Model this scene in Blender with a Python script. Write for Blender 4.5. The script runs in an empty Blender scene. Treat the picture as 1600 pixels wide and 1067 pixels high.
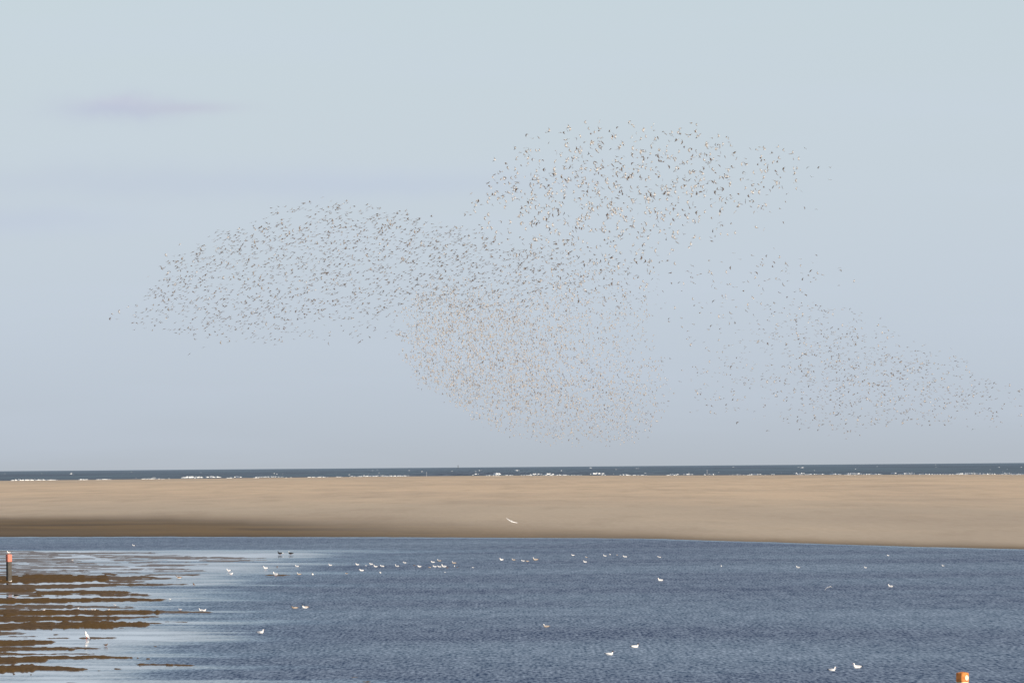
import bpy, math, random
import numpy as np
from mathutils import Matrix, Vector

S = bpy.context.scene
COL = S.collection
rnd = random.Random(7)
R = math.radians

# ------------------------------------------------------------------ camera
W0, H0, F = 1600.0, 1067.0, 14200.0          # photo size and focal length in photo pixels
CAMZ = 8.5
PITCH = math.atan(195.0 / F)
ROLL = -math.atan(13.0 / 1600.0)
cam_d = bpy.data.cameras.new('camera')
cam = bpy.data.objects.new('camera', cam_d)
COL.objects.link(cam)
CM = Matrix.Translation((0, 0, CAMZ)) @ Matrix.Rotation(math.pi / 2 + PITCH, 4, 'X') @ Matrix.Rotation(ROLL, 4, 'Z')
cam.matrix_world = CM
cam_d.sensor_width = 36.0
cam_d.lens = F / W0 * 36.0
cam_d.clip_start = 1.0
cam_d.clip_end = 400000.0
S.camera = cam
ROT = np.array(CM.to_3x3())

# ------------------------------------------------------------------ world, sun, exposure
SUN_EL, SUN_AZ = 26.0, 38.0                  # sun behind the camera and to its right
w = bpy.data.worlds.new('World')
S.world = w
w.use_nodes = True
nt = w.node_tree
N, L = nt.nodes, nt.links
for n in list(N):
    N.remove(n)


def node(t, **kw):
    n = N.new(t)
    for k, v in kw.items():
        setattr(n, k, v)
    return n


def mth(op, a, b=None, c=None, clamp=False):
    n = N.new('ShaderNodeMath')
    n.operation = op
    n.use_clamp = clamp
    for i, v in enumerate((a, b, c)):
        if v is None:
            continue
        if isinstance(v, (int, float)):
            n.inputs[i].default_value = v
        else:
            L.new(v, n.inputs[i])
    return n.outputs[0]


def mixc(f, a, b, mode='MIX'):
    n = N.new('ShaderNodeMix')
    n.data_type = 'RGBA'
    n.blend_type = mode
    for s, v in ((n.inputs[0], f), (n.inputs[6], a), (n.inputs[7], b)):
        if isinstance(v, (int, float)):
            s.default_value = v
        elif isinstance(v, tuple):
            s.default_value = (*v, 1.0)
        else:
            L.new(v, s)
    return n.outputs[2]


sky = node('ShaderNodeTexSky', sky_type='NISHITA', sun_disc=False)
sky.sun_elevation = R(SUN_EL)
sky.sun_rotation = R(180.0 - SUN_AZ)
sky.air_density = 1.0
sky.dust_density = 1.0
sky.ozone_density = 1.6
geo = node('ShaderNodeTexCoord')
sep = node('ShaderNodeSeparateXYZ')
L.new(geo.outputs['Generated'], sep.inputs[0])
X, Y, Z = sep.outputs
el = mth('MAXIMUM', Z, 0.0)
# haze layer: a pale grey-blue veil that thins upwards
veil = mth('MULTIPLY', mth('POWER', 2.718, mth('MULTIPLY', el, -1.0 / 0.13)), 0.94)
# lavender-grey murk just above the horizon
murk = mth('POWER', 2.718, mth('MULTIPLY', el, -1.0 / 0.014))
# faint wispy cloud streaks all round the sky, long and flat
cmb = node('ShaderNodeCombineXYZ')
L.new(mth('ARCTAN2', X, Y), cmb.inputs[0])
L.new(mth('MULTIPLY', Z, 9.0), cmb.inputs[1])
ns = node('ShaderNodeTexNoise')
ns.inputs['Scale'].default_value = 16.0
ns.inputs['Detail'].default_value = 4.0
ns.inputs['Roughness'].default_value = 0.5
L.new(cmb.outputs[0], ns.inputs['Vector'])
wisp = mth('MULTIPLY', mth('SUBTRACT', ns.outputs[0], 0.47), 3.5, clamp=True)
# one small long lavender cloud and two faint banks, placed by direction
ns2 = node('ShaderNodeTexNoise')
ns2.inputs['Scale'].default_value = 130.0
ns2.inputs['Detail'].default_value = 5.0
L.new(geo.outputs['Generated'], ns2.inputs['Vector'])
ns3 = node('ShaderNodeTexNoise')
ns3.inputs['Scale'].default_value = 420.0
ns3.inputs['Detail'].default_value = 4.0
L.new(geo.outputs['Generated'], ns3.inputs['Vector'])


def px_dir(px, py):
    d = ROT @ np.array([(px - W0 / 2) / F, -(py - H0 / 2) / F, -1.0])
    return d[0] / d[1], d[2] / d[1]


def bank(px, py, hw, hh, warp, soft=1.0):
    ax, az = px_dir(px, py)
    u = mth('DIVIDE', mth('SUBTRACT', mth('DIVIDE', X, Y), ax), hw / F)
    v = mth('DIVIDE', mth('SUBTRACT', mth('DIVIDE', Z, Y), az), hh / F)
    v = mth('ADD', v, mth('MULTIPLY', mth('SUBTRACT', ns2.outputs[0], 0.5), warp))
    v = mth('ADD', v, mth('MULTIPLY', mth('SUBTRACT', ns3.outputs[0], 0.5), warp * 0.5))
    r2 = mth('ADD', mth('MULTIPLY', u, u), mth('MULTIPLY', v, v))
    g = mth('POWER', 2.718, mth('MULTIPLY', r2, -soft))
    return mth('MULTIPLY', g, mth('GREATER_THAN', Y, 0.2))


c1 = bank(182, 168, 88, 20, 2.2)
c1b = bank(290, 169, 80, 9, 1.6)
c1u = bank(190, 158, 60, 11, 2.4)
c2 = bank(190, 284, 330, 26, 1.2)
c3 = bank(30, 345, 170, 22, 1.2)
c4 = bank(600, 290, 260, 20, 1.2)
SKY_LOW, SKY_VEIL = (4.5, 4.95, 5.5), (6.0, 7.0, 8.35)
base = mixc(1.0, sky.outputs[0], (1.0, 1.0, 1.0), 'MULTIPLY')
s1 = mixc(veil, base, SKY_VEIL)
s1 = mixc(mth('MULTIPLY', murk, 1.0), s1, SKY_LOW)
s1 = mixc(mth('MULTIPLY', wisp, 0.22), s1, (5.85, 6.6, 7.85))
s1 = mixc(mth('MULTIPLY', c2, 0.32), s1, (5.0, 5.6, 7.0))
s1 = mixc(mth('MULTIPLY', c3, 0.3), s1, (4.9, 5.5, 7.1))
s1 = mixc(mth('MULTIPLY', c4, 0.3), s1, (4.9, 5.6, 7.3))
s1 = mixc(mth('MULTIPLY', c1, 0.75), s1, (5.0, 5.45, 6.85))
s1 = mixc(mth('MULTIPLY', c1b, 0.55), s1, (5.2, 5.4, 6.6))
s1 = mixc(mth('MULTIPLY', c1u, 0.22), s1, (6.1, 6.0, 7.1))
bg = node('ShaderNodeBackground')
bg.inputs['Strength'].default_value = 0.1
L.new(s1, bg.inputs[0])
wo = node('ShaderNodeOutputWorld')
L.new(bg.outputs[0], wo.inputs[0])

sd = bpy.data.lights.new('sun', 'SUN')
sd.energy = 5.0
sd.angle = R(0.53)
sd.color = (1.0, 0.90, 0.76)
sun = bpy.data.objects.new('sun', sd)
COL.objects.link(sun)
sdir = Vector((math.sin(R(SUN_AZ)) * math.cos(R(SUN_EL)), -math.cos(R(SUN_AZ)) * math.cos(R(SUN_EL)), math.sin(R(SUN_EL))))
sun.rotation_euler = sdir.to_track_quat('Z', 'Y').to_euler()
sun.location = (40, -60, 60)

S.view_settings.view_transform = 'Standard'
S.view_settings.look = 'None'
S.view_settings.gamma = 1.0
S.view_settings.exposure = 0.0
S.render.film_transparent = False
if S.render.engine == 'CYCLES':
    S.cycles.max_bounces = 5


# ------------------------------------------------------------------ helpers
def unproj(px, py, z=0.0):
    """ground point seen at photo pixel (px, py)"""
    d = ROT @ np.array([(px - W0 / 2) / F, -(py - H0 / 2) / F, -1.0])
    t = (z - CAMZ) / d[2]
    return Vector((d[0] * t, d[1] * t, z))


def unproj_arr(px, py, z=0.0):
    d = np.stack([(px - W0 / 2) / F, -(py - H0 / 2) / F, -np.ones_like(px)], -1) @ ROT.T
    t = (0.0 - CAMZ) / d[..., 2]
    p = d * t[..., None]
    p[..., 2] = 0.0
    return p


def at(px, py, dist):
    d = ROT @ np.array([(px - W0 / 2) / F, -(py - H0 / 2) / F, -1.0])
    d = d * (dist / d[1])
    return Vector((d[0], d[1], d[2] + CAMZ))


def horizon(px):
    return 728.5 + 6.5 - 13.0 * px / 1600.0


def setp(o, label=None, cat=None, group=None, kind=None):
    if label: o['label'] = label
    if cat: o['category'] = cat
    if group: o['group'] = group
    if kind: o['kind'] = kind
    return o


def mesh_obj(name, verts, faces, mats, mi=None, parent=None, smooth=True, attrs=None):
    me = bpy.data.meshes.new(name)
    if isinstance(faces, np.ndarray):
        nv, nf = len(verts), len(faces)
        k = faces.shape[1]
        me.vertices.add(nv)
        me.vertices.foreach_set('co', np.asarray(verts, dtype=np.float32).ravel())
        me.loops.add(nf * k)
        me.loops.foreach_set('vertex_index', faces.astype(np.int32).ravel())
        me.polygons.add(nf)
        me.polygons.foreach_set('loop_start', np.arange(0, nf * k, k, dtype=np.int32))
        me.polygons.foreach_set('loop_total', np.full(nf, k, dtype=np.int32))
        me.update(calc_edges=True)
    else:
        me.from_pydata([tuple(v) for v in verts], [], faces)
    for m in (mats if isinstance(mats, (list, tuple)) else [mats]):
        me.materials.append(m)
    if mi is not None:
        me.polygons.foreach_set('material_index', np.asarray(mi, dtype=np.int32))
    me.polygons.foreach_set('use_smooth', np.full(len(me.polygons), bool(smooth)))
    if attrs:
        for k_, v_ in attrs.items():
            a = me.attributes.new(k_, 'FLOAT', 'POINT')
            a.data.foreach_set('value', np.asarray(v_, dtype=np.float32).ravel())
    me.update()
    o = bpy.data.objects.new(name, me)
    COL.objects.link(o)
    if parent: o.parent = parent
    return o


def grid_faces(nr, nc):
    i = np.arange(nr * nc).reshape(nr, nc)
    return np.stack([i[:-1, :-1], i[:-1, 1:], i[1:, 1:], i[1:, :-1]], -1).reshape(-1, 4)


def vnoise(x, y, seed=0):
    """value noise on arrays"""
    x = np.asarray(x, float); y = np.asarray(y, float)
    xi, yi = np.floor(x).astype(np.int64), np.floor(y).astype(np.int64)
    fx, fy = x - xi, y - yi
    fx = fx * fx * (3 - 2 * fx); fy = fy * fy * (3 - 2 * fy)

    def h(a, b):
        n = (a * 374761393 + b * 668265263 + seed * 1442695041) & 0x7fffffff
        n = ((n ^ (n >> 13)) * 1274126177) & 0x7fffffff
        return ((n ^ (n >> 16)) & 0xffff) / 65535.0
    return (h(xi, yi) * (1 - fx) * (1 - fy) + h(xi + 1, yi) * fx * (1 - fy)
            + h(xi, yi + 1) * (1 - fx) * fy + h(xi + 1, yi + 1) * fx * fy)


def fbm(x, y, seed=0, oct=4):
    s, a, t = 0.0, 1.0, 0.0
    for k in range(oct):
        s = s + a * vnoise(x * 2 ** k, y * 2 ** k, seed + k * 17)
        t += a
        a *= 0.5
    return s / t


# ------------------------------------------------------------------ materials
class MatB:
    def __init__(self, name):
        self.m = bpy.data.materials.new(name)
        self.m.use_nodes = True
        self.t = self.m.node_tree
        self.b = self.t.nodes.get('Principled BSDF')
        self.out = self.t.nodes.get('Material Output')

    def n(self, t, **kw):
        x = self.t.nodes.new(t)
        for k, v in kw.items():
            setattr(x, k, v)
        return x

    def put(self, s, v):
        if isinstance(v, (int, float)):
            s.default_value = v
        elif isinstance(v, tuple):
            s.default_value = (*v, 1.0) if len(v) == 3 and s.type == 'RGBA' else v
        else:
            self.t.links.new(v, s)

    def math(self, op, a, b=None, c=None, clamp=False):
        x = self.n('ShaderNodeMath', operation=op, use_clamp=clamp)
        for i, v in enumerate((a, b, c)):
            if v is not None: self.put(x.inputs[i], v)
        return x.outputs[0]

    def mix(self, f, a, b):
        x = self.n('ShaderNodeMix', data_type='RGBA')
        self.put(x.inputs[0], f); self.put(x.inputs[6], a); self.put(x.inputs[7], b)
        return x.outputs[2]

    def noise(self, scale=(1, 1, 1), detail=3.0, rough=0.5, off=(0, 0, 0), coord='pos'):
        if not hasattr(self, 'g'):
            self.g = self.n('ShaderNodeNewGeometry').outputs['Position']
            self.oc = self.n('ShaderNodeTexCoord').outputs['Object']
        mp = self.n('ShaderNodeMapping')
        mp.inputs['Scale'].default_value = scale
        mp.inputs['Location'].default_value = off
        self.put(mp.inputs[0], self.g if coord == 'pos' else self.oc)
        x = self.n('ShaderNodeTexNoise')
        x.inputs['Scale'].default_value = 1.0
        x.inputs['Detail'].default_value = detail
        x.inputs['Roughness'].default_value = rough
        self.put(x.inputs['Vector'], mp.outputs[0])
        return x.outputs[0]

    def ramp(self, f, lo, hi):
        x = self.n('ShaderNodeMapRange')
        x.clamp = True
        self.put(x.inputs[0], f)
        x.inputs[1].default_value = lo
        x.inputs[2].default_value = hi
        return x.outputs[0]

    def attr(self, name):
        return self.n('ShaderNodeAttribute', attribute_name=name).outputs['Fac']


def plain(name, col, rough=0.7, spec=0.3, var=0.12, nscale=30.0):
    m = MatB(name)
    nz = m.noise((nscale,) * 3, coord='obj')
    c2 = tuple(max(0, c * (1 - var * 2)) for c in col)
    c3 = tuple(min(1, c * (1 + var)) for c in col)
    m.put(m.b.inputs['Base Color'], m.mix(nz, c2, c3))
    m.b.inputs['Roughness'].default_value = rough
    m.b.inputs['Specular IOR Level'].default_value = spec
    return m.m


# sand
m = MatB('sand')
big = m.noise((1 / 45, 1 / 420, 1), 4, 0.55)
mid = m.noise((1 / 9, 1 / 150, 1), 4, 0.6, (30, 7, 0))
fine = m.noise((1.2, 1 / 18, 1), 3, 0.6)
dry, wet, dark = m.attr('dry'), m.attr('wet'), m.attr('stain')
col = m.mix(dry, (0.515, 0.420, 0.315), (0.635, 0.485, 0.338))
col = m.mix(m.math('MULTIPLY', m.ramp(big, 0.38, 0.66), 0.40), col, (0.375, 0.300, 0.235))
col = m.mix(m.math('MULTIPLY', m.ramp(mid, 0.50, 0.72), m.math('MULTIPLY', dry, 0.50)), col, (0.66, 0.49, 0.34))
col = m.mix(m.math('MULTIPLY', m.ramp(mid, 0.48, 0.28), m.math('ADD', 0.26, m.math('MULTIPLY', dry, 0.10))), col, (0.30, 0.23, 0.165))
col = m.mix(m.math('MULTIPLY', m.ramp(fine, 0.3, 0.7), 0.16), col, (0.27, 0.21, 0.155))
wetc = m.mix(m.ramp(m.noise((1 / 26, 1 / 60, 1), 4, 0.6, (5, 5, 0)), 0.35, 0.65), (0.148, 0.110, 0.074), (0.200, 0.138, 0.076))
wetc = m.mix(m.math('MULTIPLY', dark, 0.6), wetc, (0.085, 0.066, 0.05))
col = m.mix(wet, col, wetc)
m.put(m.b.inputs['Base Color'], col)
m.b.inputs['Roughness'].default_value = 0.95
m.b.inputs['Specular IOR Level'].default_value = 0.03
M_SAND = m.m

# mud
m = MatB('wet_mud')
a_ = m.noise((2.2, 1 / 3.0, 1), 4, 0.6)
b_ = m.noise((1 / 3, 1 / 18, 1), 3, 0.5)
film = m.attr('film')
col = m.mix(m.ramp(a_, 0.3, 0.7), (0.088, 0.058, 0.036), (0.150, 0.098, 0.056))
col = m.mix(m.ramp(b_, 0.42, 0.62), col, (0.130, 0.080, 0.036))
col = m.mix(m.math('MULTIPLY', film, 0.7), col, (0.150, 0.098, 0.078))
dif = m.n('ShaderNodeBsdfDiffuse'); m.put(dif.inputs[0], col)
gl = m.n('ShaderNodeBsdfGlossy'); gl.inputs[1].default_value = 0.18
sp = m.noise((5.0, 0.7, 1), 3, 0.6, (9, 2, 0))
fac = m.math('ADD', m.math('MULTIPLY', m.ramp(sp, 0.60, 0.75), 0.22), m.math('MULTIPLY', film, 0.28), clamp=True)
mx = m.n('ShaderNodeMixShader'); m.put(mx.inputs[0], fac)
m.put(mx.inputs[1], dif.outputs[0]); m.put(mx.inputs[2], gl.outputs[0])
m.put(m.out.inputs[0], mx.outputs[0])
M_MUD = m.m


# water: dark body seen through facing wavelets, sky mirrored by the rest
def water(name, body, refl_lo, refl_hi, r_rough, scales, seed=0, amp=1.0):
    m = MatB(name)
    calm = m.attr('calm')
    n1 = m.noise(scales[0], 3, 0.6, (seed, 3, 0))
    n2 = m.noise(scales[1], 3, 0.55, (11, seed, 0))
    n3 = m.noise(scales[2], 3, 0.5, (5, seed + 5, 0))
    r = m.math('ADD', m.math('MULTIPLY', m.ramp(n1, 0.28, 0.72), 0.62 * amp), m.math('MULTIPLY', m.ramp(n2, 0.3, 0.7), 0.18 * amp))
    r = m.math('ADD', r, m.math('MULTIPLY', m.ramp(n3, 0.32, 0.68), 0.26))
    r = m.math('SUBTRACT', r, 0.55 - 0.5 + 0.5 * (0.8 * (amp - 1)))
    mirror = m.n('ShaderNodeMapRange'); mirror.clamp = False
    m.put(mirror.inputs[0], r); mirror.inputs[3].default_value = refl_lo; mirror.inputs[4].default_value = refl_hi
    fac = m.n('ShaderNodeMix', data_type='FLOAT')
    m.put(fac.inputs[0], calm); m.put(fac.inputs[2], mirror.outputs[0]); fac.inputs[3].default_value = 0.93
    rough = m.n('ShaderNodeMix', data_type='FLOAT')
    m.put(rough.inputs[0], m.math('POWER', calm, 0.5)); rough.inputs[2].default_value = r_rough; rough.inputs[3].default_value = 0.035
    hue = m.mix(m.ramp(n3, 0.4, 0.6), body, tuple(c * k for c, k in zip(body, (0.7, 1.15, 1.05))))
    dif = m.n('ShaderNodeBsdfDiffuse'); m.put(dif.inputs[0], hue)
    gl = m.n('ShaderNodeBsdfGlossy'); m.put(gl.inputs[1], rough.outputs[0])
    gl.inputs[0].default_value = (1, 1, 1, 1)
    mx = m.n('ShaderNodeMixShader')
    m.put(mx.inputs[0], m.math('MAXIMUM', m.math('MINIMUM', fac.outputs[0], 0.97), 0.03))
    m.put(mx.inputs[1], dif.outputs[0]); m.put(mx.inputs[2], gl.outputs[0])
    m.put(m.out.inputs[0], mx.outputs[0])
    return m.m


M_LAGOON = water('lagoon_water', (0.028, 0.050, 0.105), 0.04, 0.71, 0.42,
                 ((1 / 0.16, 1 / 2.2, 1), (1 / 0.9, 1 / 12.0, 1), (1 / 40.0, 1 / 55.0, 1)), 0, 1.7)
M_SEA = water('open_sea', (0.038, 0.052, 0.074), 0.06, 0.40, 0.5,
              ((1 / 3.0, 1 / 1400.0, 1), (1 / 12.0, 1 / 3500.0, 1), (1 / 260.0, 1 / 9000.0, 1)), 3, 1.3)
M_FOAM = plain('sea_foam', (0.86, 0.86, 0.84), 0.9, 0.1, 0.05, 0.6)

# birds and posts
M_WHITE = plain('white_feathers', (0.86, 0.83, 0.79), 0.8, 0.1, 0.03)
M_PALE = plain('pale_grey_feathers', (0.50, 0.50, 0.52), 0.8, 0.1, 0.06)
M_GREY = plain('grey_brown_feathers', (0.125, 0.085, 0.062), 0.85, 0.05, 0.15)
M_WINGG = plain('slate_brown_wing', (0.130, 0.092, 0.070), 0.85, 0.05, 0.12)
M_BLACK = plain('black_feathers', (0.018, 0.017, 0.018), 0.6, 0.2, 0.1)
M_BROWN = plain('brown_feathers', (0.17, 0.10, 0.055), 0.8, 0.1, 0.2)
M_TAN = plain('tan_feathers', (0.40, 0.33, 0.27), 0.8, 0.1, 0.12)
M_REDBILL = plain('red_bill', (0.50, 0.06, 0.02), 0.4, 0.4, 0.05)
M_DARKBILL = plain('dark_bill', (0.04, 0.035, 0.03), 0.4, 0.4, 0.05)
M_WOOD = plain('weathered_tarred_wood', (0.125, 0.115, 0.102), 0.9, 0.05, 0.3, 9.0)
M_RED = plain('salmon_red_paint', (0.66, 0.250, 0.185), 0.7, 0.1, 0.10, 7.0)
M_ORANGE = plain('orange_paint', (0.78, 0.26, 0.075), 0.6, 0.1, 0.42, 8.0)
M_CREAM = plain('cream_paint_and_glare', (0.80, 0.70, 0.50), 0.7, 0.1, 0.25, 9.0)  # paint of the pale band, also the glare disc on the lit face
M_STEEL = plain('pale_painted_pole', (0.72, 0.68, 0.64), 0.7, 0.1, 0.05)
M_BEACON = plain('dark_beacon_paint', (0.10, 0.11, 0.12), 0.7, 0.1, 0.05)

# ------------------------------------------------------------------ sea, lagoon, sandbar
NEAR = lambda px: np.interp(px, [-3000, 0, 300, 600, 800, 1000, 1200, 1400, 1600, 4600],
                            [104, 103.5, 106, 109, 111.5, 114, 121.5, 129.5, 136, 190])   # px below the horizon
FAR = lambda px: np.interp(px, [-3000, 0, 250, 400, 600, 800, 1000, 1600, 4600],
                           [17, 16, 15.2, 14.7, 14.2, 14.2, 15.8, 19.0, 21])
# sea: one sheet out to the horizon
cols = np.linspace(-5200, 6800, 161)
offs = np.concatenate([np.linspace(26, 12, 15), np.linspace(11, 3, 12), np.array([2.2, 1.6, 1.3, 1.0])])
PX, OF = np.meshgrid(cols, offs)
P = unproj_arr(PX, horizon(PX) + OF)
sea = mesh_obj('sea', P.reshape(-1, 3) + np.array([0, 0, -0.004]), grid_faces(*PX.shape), M_SEA, attrs={'calm': 0.22 * np.exp(-(OF - 1.0) / 4.0)})  # lighter towards the horizon: haze put in through the calm mask
setp(sea, kind='structure')

# lagoon with calm lanes in the lee of the mudflat
LANES = [  # y centre, half height, x where it ends, fade, strength
    (861.5, 2.2, 520, 260, .95), (868, 6.0, 500, 120, .97), (874, 3.0, 430, 150, .95), (881, 2.0, 520, 160, .9), (887, 8, 430, 130, .97),
    (895, 2.0, 500, 120, .7), (900, 5.5, 380, 90, .9), (907, 5, 350, 110, .97), (912, 4, 340, 60, .95), (914, 1.2, 420, 120, .6),
    (922, 2.5, 300, 110, .7), (928, 4.0, 330, 110, .95), (934, 4.0, 300, 130, .95), (938, 1.2, 380, 100, .6), (947, 1.2, 300, 120, .8),
    (955, 1.6, 400, 110, .7), (962, 2.5, 330, 150, .8), (972, 3.2, 370, 150, .9), (979, 2.2, 300, 120, .8), (987, 6.5, 330, 130, .97),
    (997, 6.5, 350, 130, .97), (1005, 4.5, 240, 160, .9), (1014, 3.5, 230, 120, .85), (1024, 3.5, 280, 130, .8), (1029, 2, 170, 120, .85),
    (1042, 3.5, 330, 160, .85), (1052, 5.5, 110, 120, .9), (1059, 5, 130, 160, .75), (1065, 3.5, 480, 300, .7), (1078, 9, 400, 300, .6),
]


def calmness(px, py):
    c = np.zeros_like(px)
    wob = (fbm(px / 60.0, py / 4.0, 3) - 0.5) * 2.4
    ws = (fbm(px / 90.0, py / 2.0, 9) - 0.5) * 160
    for yc, hh, xe, fd, st in LANES:
        prof = np.exp(-((py + wob - yc) / hh) ** 4)
        c = np.maximum(c, prof * st / (1 + np.exp((px + ws - xe) / (fd * 0.28))))
    inner = 1 / (1 + np.exp((px + ws * 0.6 - 215) / 30)) * (py > 861.5)
    c = np.maximum(c, inner * 0.92 * (0.75 + 0.35 * fbm(px / 70, py / 3.0, 5)))
    s = fbm(px / 120.0, py / 2.2, 21)
    c = c * np.clip(0.80 + (s - 0.38) * 1.3, 0.45, 1.06)
    edge = np.exp(-np.abs(py - horizon(px) - NEAR(px) - 0.6) / 0.55) * 0.5    # still margin along the sandbar
    return np.clip(np.maximum(c, edge), 0, 1)


cols = np.concatenate([np.linspace(-2600, -60, 60), np.linspace(-50, 1650, 341), np.linspace(1670, 4600, 70)])
offs = np.concatenate([np.linspace(98, 160, 125), np.linspace(160.6, 350, 320), np.linspace(356, 600, 30), np.linspace(640, 2400, 14)])
PX, OF = np.meshgrid(cols, offs)
PY = horizon(PX) + OF
P = unproj_arr(PX, PY)
lag = mesh_obj('lagoon', P.reshape(-1, 3), grid_faces(*PX.shape)[:, ::-1], M_LAGOON, attrs={'calm': calmness(PX, PY)})
setp(lag, kind='structure')

# sandbar: a low broad bank, lifted a little above both waters
cols = np.concatenate([np.linspace(-3000, -80, 60), np.linspace(-60, 1660, 300), np.linspace(1700, 4600, 60)])
tt = np.concatenate([np.linspace(-0.03, 0.16, 40), np.linspace(0.17, 1.03, 150)])
PX, T = np.meshgrid(cols, tt)
n_, f_ = NEAR(PX) + (fbm(PX / 260., PX * 0, 77) - 0.5) * 1.6 + (fbm(PX / 22., PX * 0, 78) - 0.5) * 0.9, FAR(PX)
OF = n_ + (f_ - n_) * T
P = unproj_arr(PX, horizon(PX) + OF)
rise = np.clip(T / 0.05, -1, 1) * 0.10 + np.clip((T - 0.03) / 0.30, 0, 1) * 0.28
fall = np.clip((1.0 - T) / 0.06, -1, 1)
hgt = np.minimum(rise, fall * 0.55)
hgt = hgt + np.clip(T, 0, 1) * np.clip(1 - T, 0, .1) * 10 * (fbm(P[..., 0] / 60., P[..., 1] / 260., 4) - 0.5) * 0.35
P[..., 2] = hgt
pyy = horizon(PX) + OF
dryv = np.clip((0.52 + 0.44 * (T - 0.52)) * 0 + (T - 0.45) / 0.28, 0, 1) * np.clip(1 - (T - 0.93) / 0.05, 0.35, 1)
dryv = np.clip(dryv + (fbm(PX / 160, T * 22, 31) - 0.5) * 0.6, 0, 1)
wtop = np.interp(PX, [-3000, 0, 150, 320, 450, 620, 800, 1100, 1600, 4600], [34, 32, 33, 31, 28, 21, 13, 4.5, 4.5, 8])   # px height of wet band
dfe = n_ - OF
wsoft = np.interp(PX, [0, 330, 620, 1000, 1600], [1.8, 4.0, 7.0, 2.6, 1.8])
wob = (fbm(PX / 170, T * 0 + 1.3, 41, 3) - 0.5) * 5 * np.clip(wtop / 20, .3, 1)
wetv = 1 / (1 + np.exp((dfe - wtop * 0.82 + wob) / wsoft))
wetv = wetv * np.interp(PX, [0, 400, 900, 1600], [1.0, 1.0, 0.82, 0.9])
stain = np.clip((fbm(PX / 220, dfe / 3.2, 51, 3) - 0.45) * 4, 0, 1)
stain = np.maximum(stain, np.exp(-(dfe / 3.0) ** 2))
sand = mesh_obj('sandbar', P.reshape(-1, 3), grid_faces(*PX.shape)[:, ::-1], M_SAND, attrs={'dry': dryv, 'wet': wetv, 'stain': stain})
setp(sand, kind='structure')

# surf on the far shore and whitecaps: lumpy rolls of foam
SURF = [(16, 52, 749.6, 2.3), (54, 82, 749.4, 1.5), (122, 134, 748.8, 1.7), (155, 168, 748.6, 1.0), (282, 318, 745.3, 2.6), (318, 345, 745.0, 1.9),
        (365, 378, 744.8, 1.8), (398, 445, 744.8, 1.0), (560, 640, 743.3, .8), (740, 748, 740.3, 1.5), (770, 783, 739.8, 2.7), (828, 848, 740.3, 1.2),
        (850, 866, 740.2, 2.1), (870, 886, 741.7, 1.4), (829, 835, 742.3, 1.6), (922, 945, 739.3, 2.7), (940, 947, 741.6, 1.3), (968, 983, 741.4, 1.6),
        (1046, 1062, 740.9, 1.1), (1068, 1084, 740.8, 1.3), (1099, 1104, 741.2, 1.8), (1107, 1117, 740.9, 1.7), (1170, 1190, 740.6, 1.2),
        (1204, 1210, 740.8, 1.5), (1240, 1257, 739.0, 2.0), (1243, 1250, 740.7, 1.4), (1262, 1290, 740.6, .9), (1296, 1312, 740.4, 1.5),
        (1322, 1346, 739.5, 2.0), (1344, 1378, 740.6, 1.6), (1393, 1402, 738.6, 1.5), (1410, 1430, 739.1, 2.2), (1434, 1454, 740.6, 1.5),
        (1456, 1495, 741.0, .9), (1493, 1532, 739.6, 2.0), (1528, 1558, 740.3, 2.1), (1564, 1580, 739.6, 2.5), (1578, 1604, 741.2, 1.3),
        (1251, 1257, 730.2, 1.2), (803, 812, 734.8, 1.2), (110, 113, 738.6, .8), (64, 66, 739.2, .9), (1558, 1562, 729.6, 1.0), (920, 925, 730.6, 1.0)]
r0 = random.Random(5)
for k in range(70):
    x = r0.uniform(-40, 1640)
    y = horizon(x) + r0.uniform(3, 15) ** 1.0
    SURF.append((x, x + r0.uniform(1.0, 3.5), y, r0.uniform(.35, .8)))
x = -60.0
while x < 1660:
    ln = r0.uniform(8, 40)
    if r0.random() < 0.5:
        SURF.append((x, x + ln, horizon(x) + float(FAR(x)) - 0.4 + r0.uniform(-.5, .1), r0.uniform(.5, 1.1)))
    x += ln + r0.uniform(1, 14)
V, Fc = [], []
for (x0, x1, y, th) in SURF:
    a, b = unproj(x0, y + th * 0.5), unproj(x1, y + th * 0.5 - (x1 - x0) * 13 / 1600)
    d = b - a
    dist = a.y
    hmax = th / F * dist
    n = max(6, int((x1 - x0) * 1.6))
    base_i = len(V)
    for i in range(n + 1):
        t = i / n
        env = (math.sin(math.pi * t) ** 0.35) if 0 < t < 1 else 0.02
        h = hmax * env * (0.35 + 0.9 * float(vnoise(x0 + i * 0.55, y * 3.1, 8)))
        c = a + d * t + Vector((0, (float(vnoise(x0 + i * .3, y, 12)) - .5) * 60, 0))
        wd = max(3.0, h * 6)
        for (oy, oz) in ((-wd, -.3), (-wd * .45, h * .7), (0, h), (wd * .6, h * .5), (wd, -.3)):
            V.append((c.x, c.y + oy, oz))
    for i in range(n):
        for k in range(4):
            q = base_i + i * 5 + k
            Fc.append((q, q + 5, q + 6, q + 1))
surf = mesh_obj('surf_foam', V, Fc, M_FOAM)
setp(surf, 'broken white surf and whitecaps on the dark sea behind the sandbar', 'surf', kind='stuff')

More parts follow.
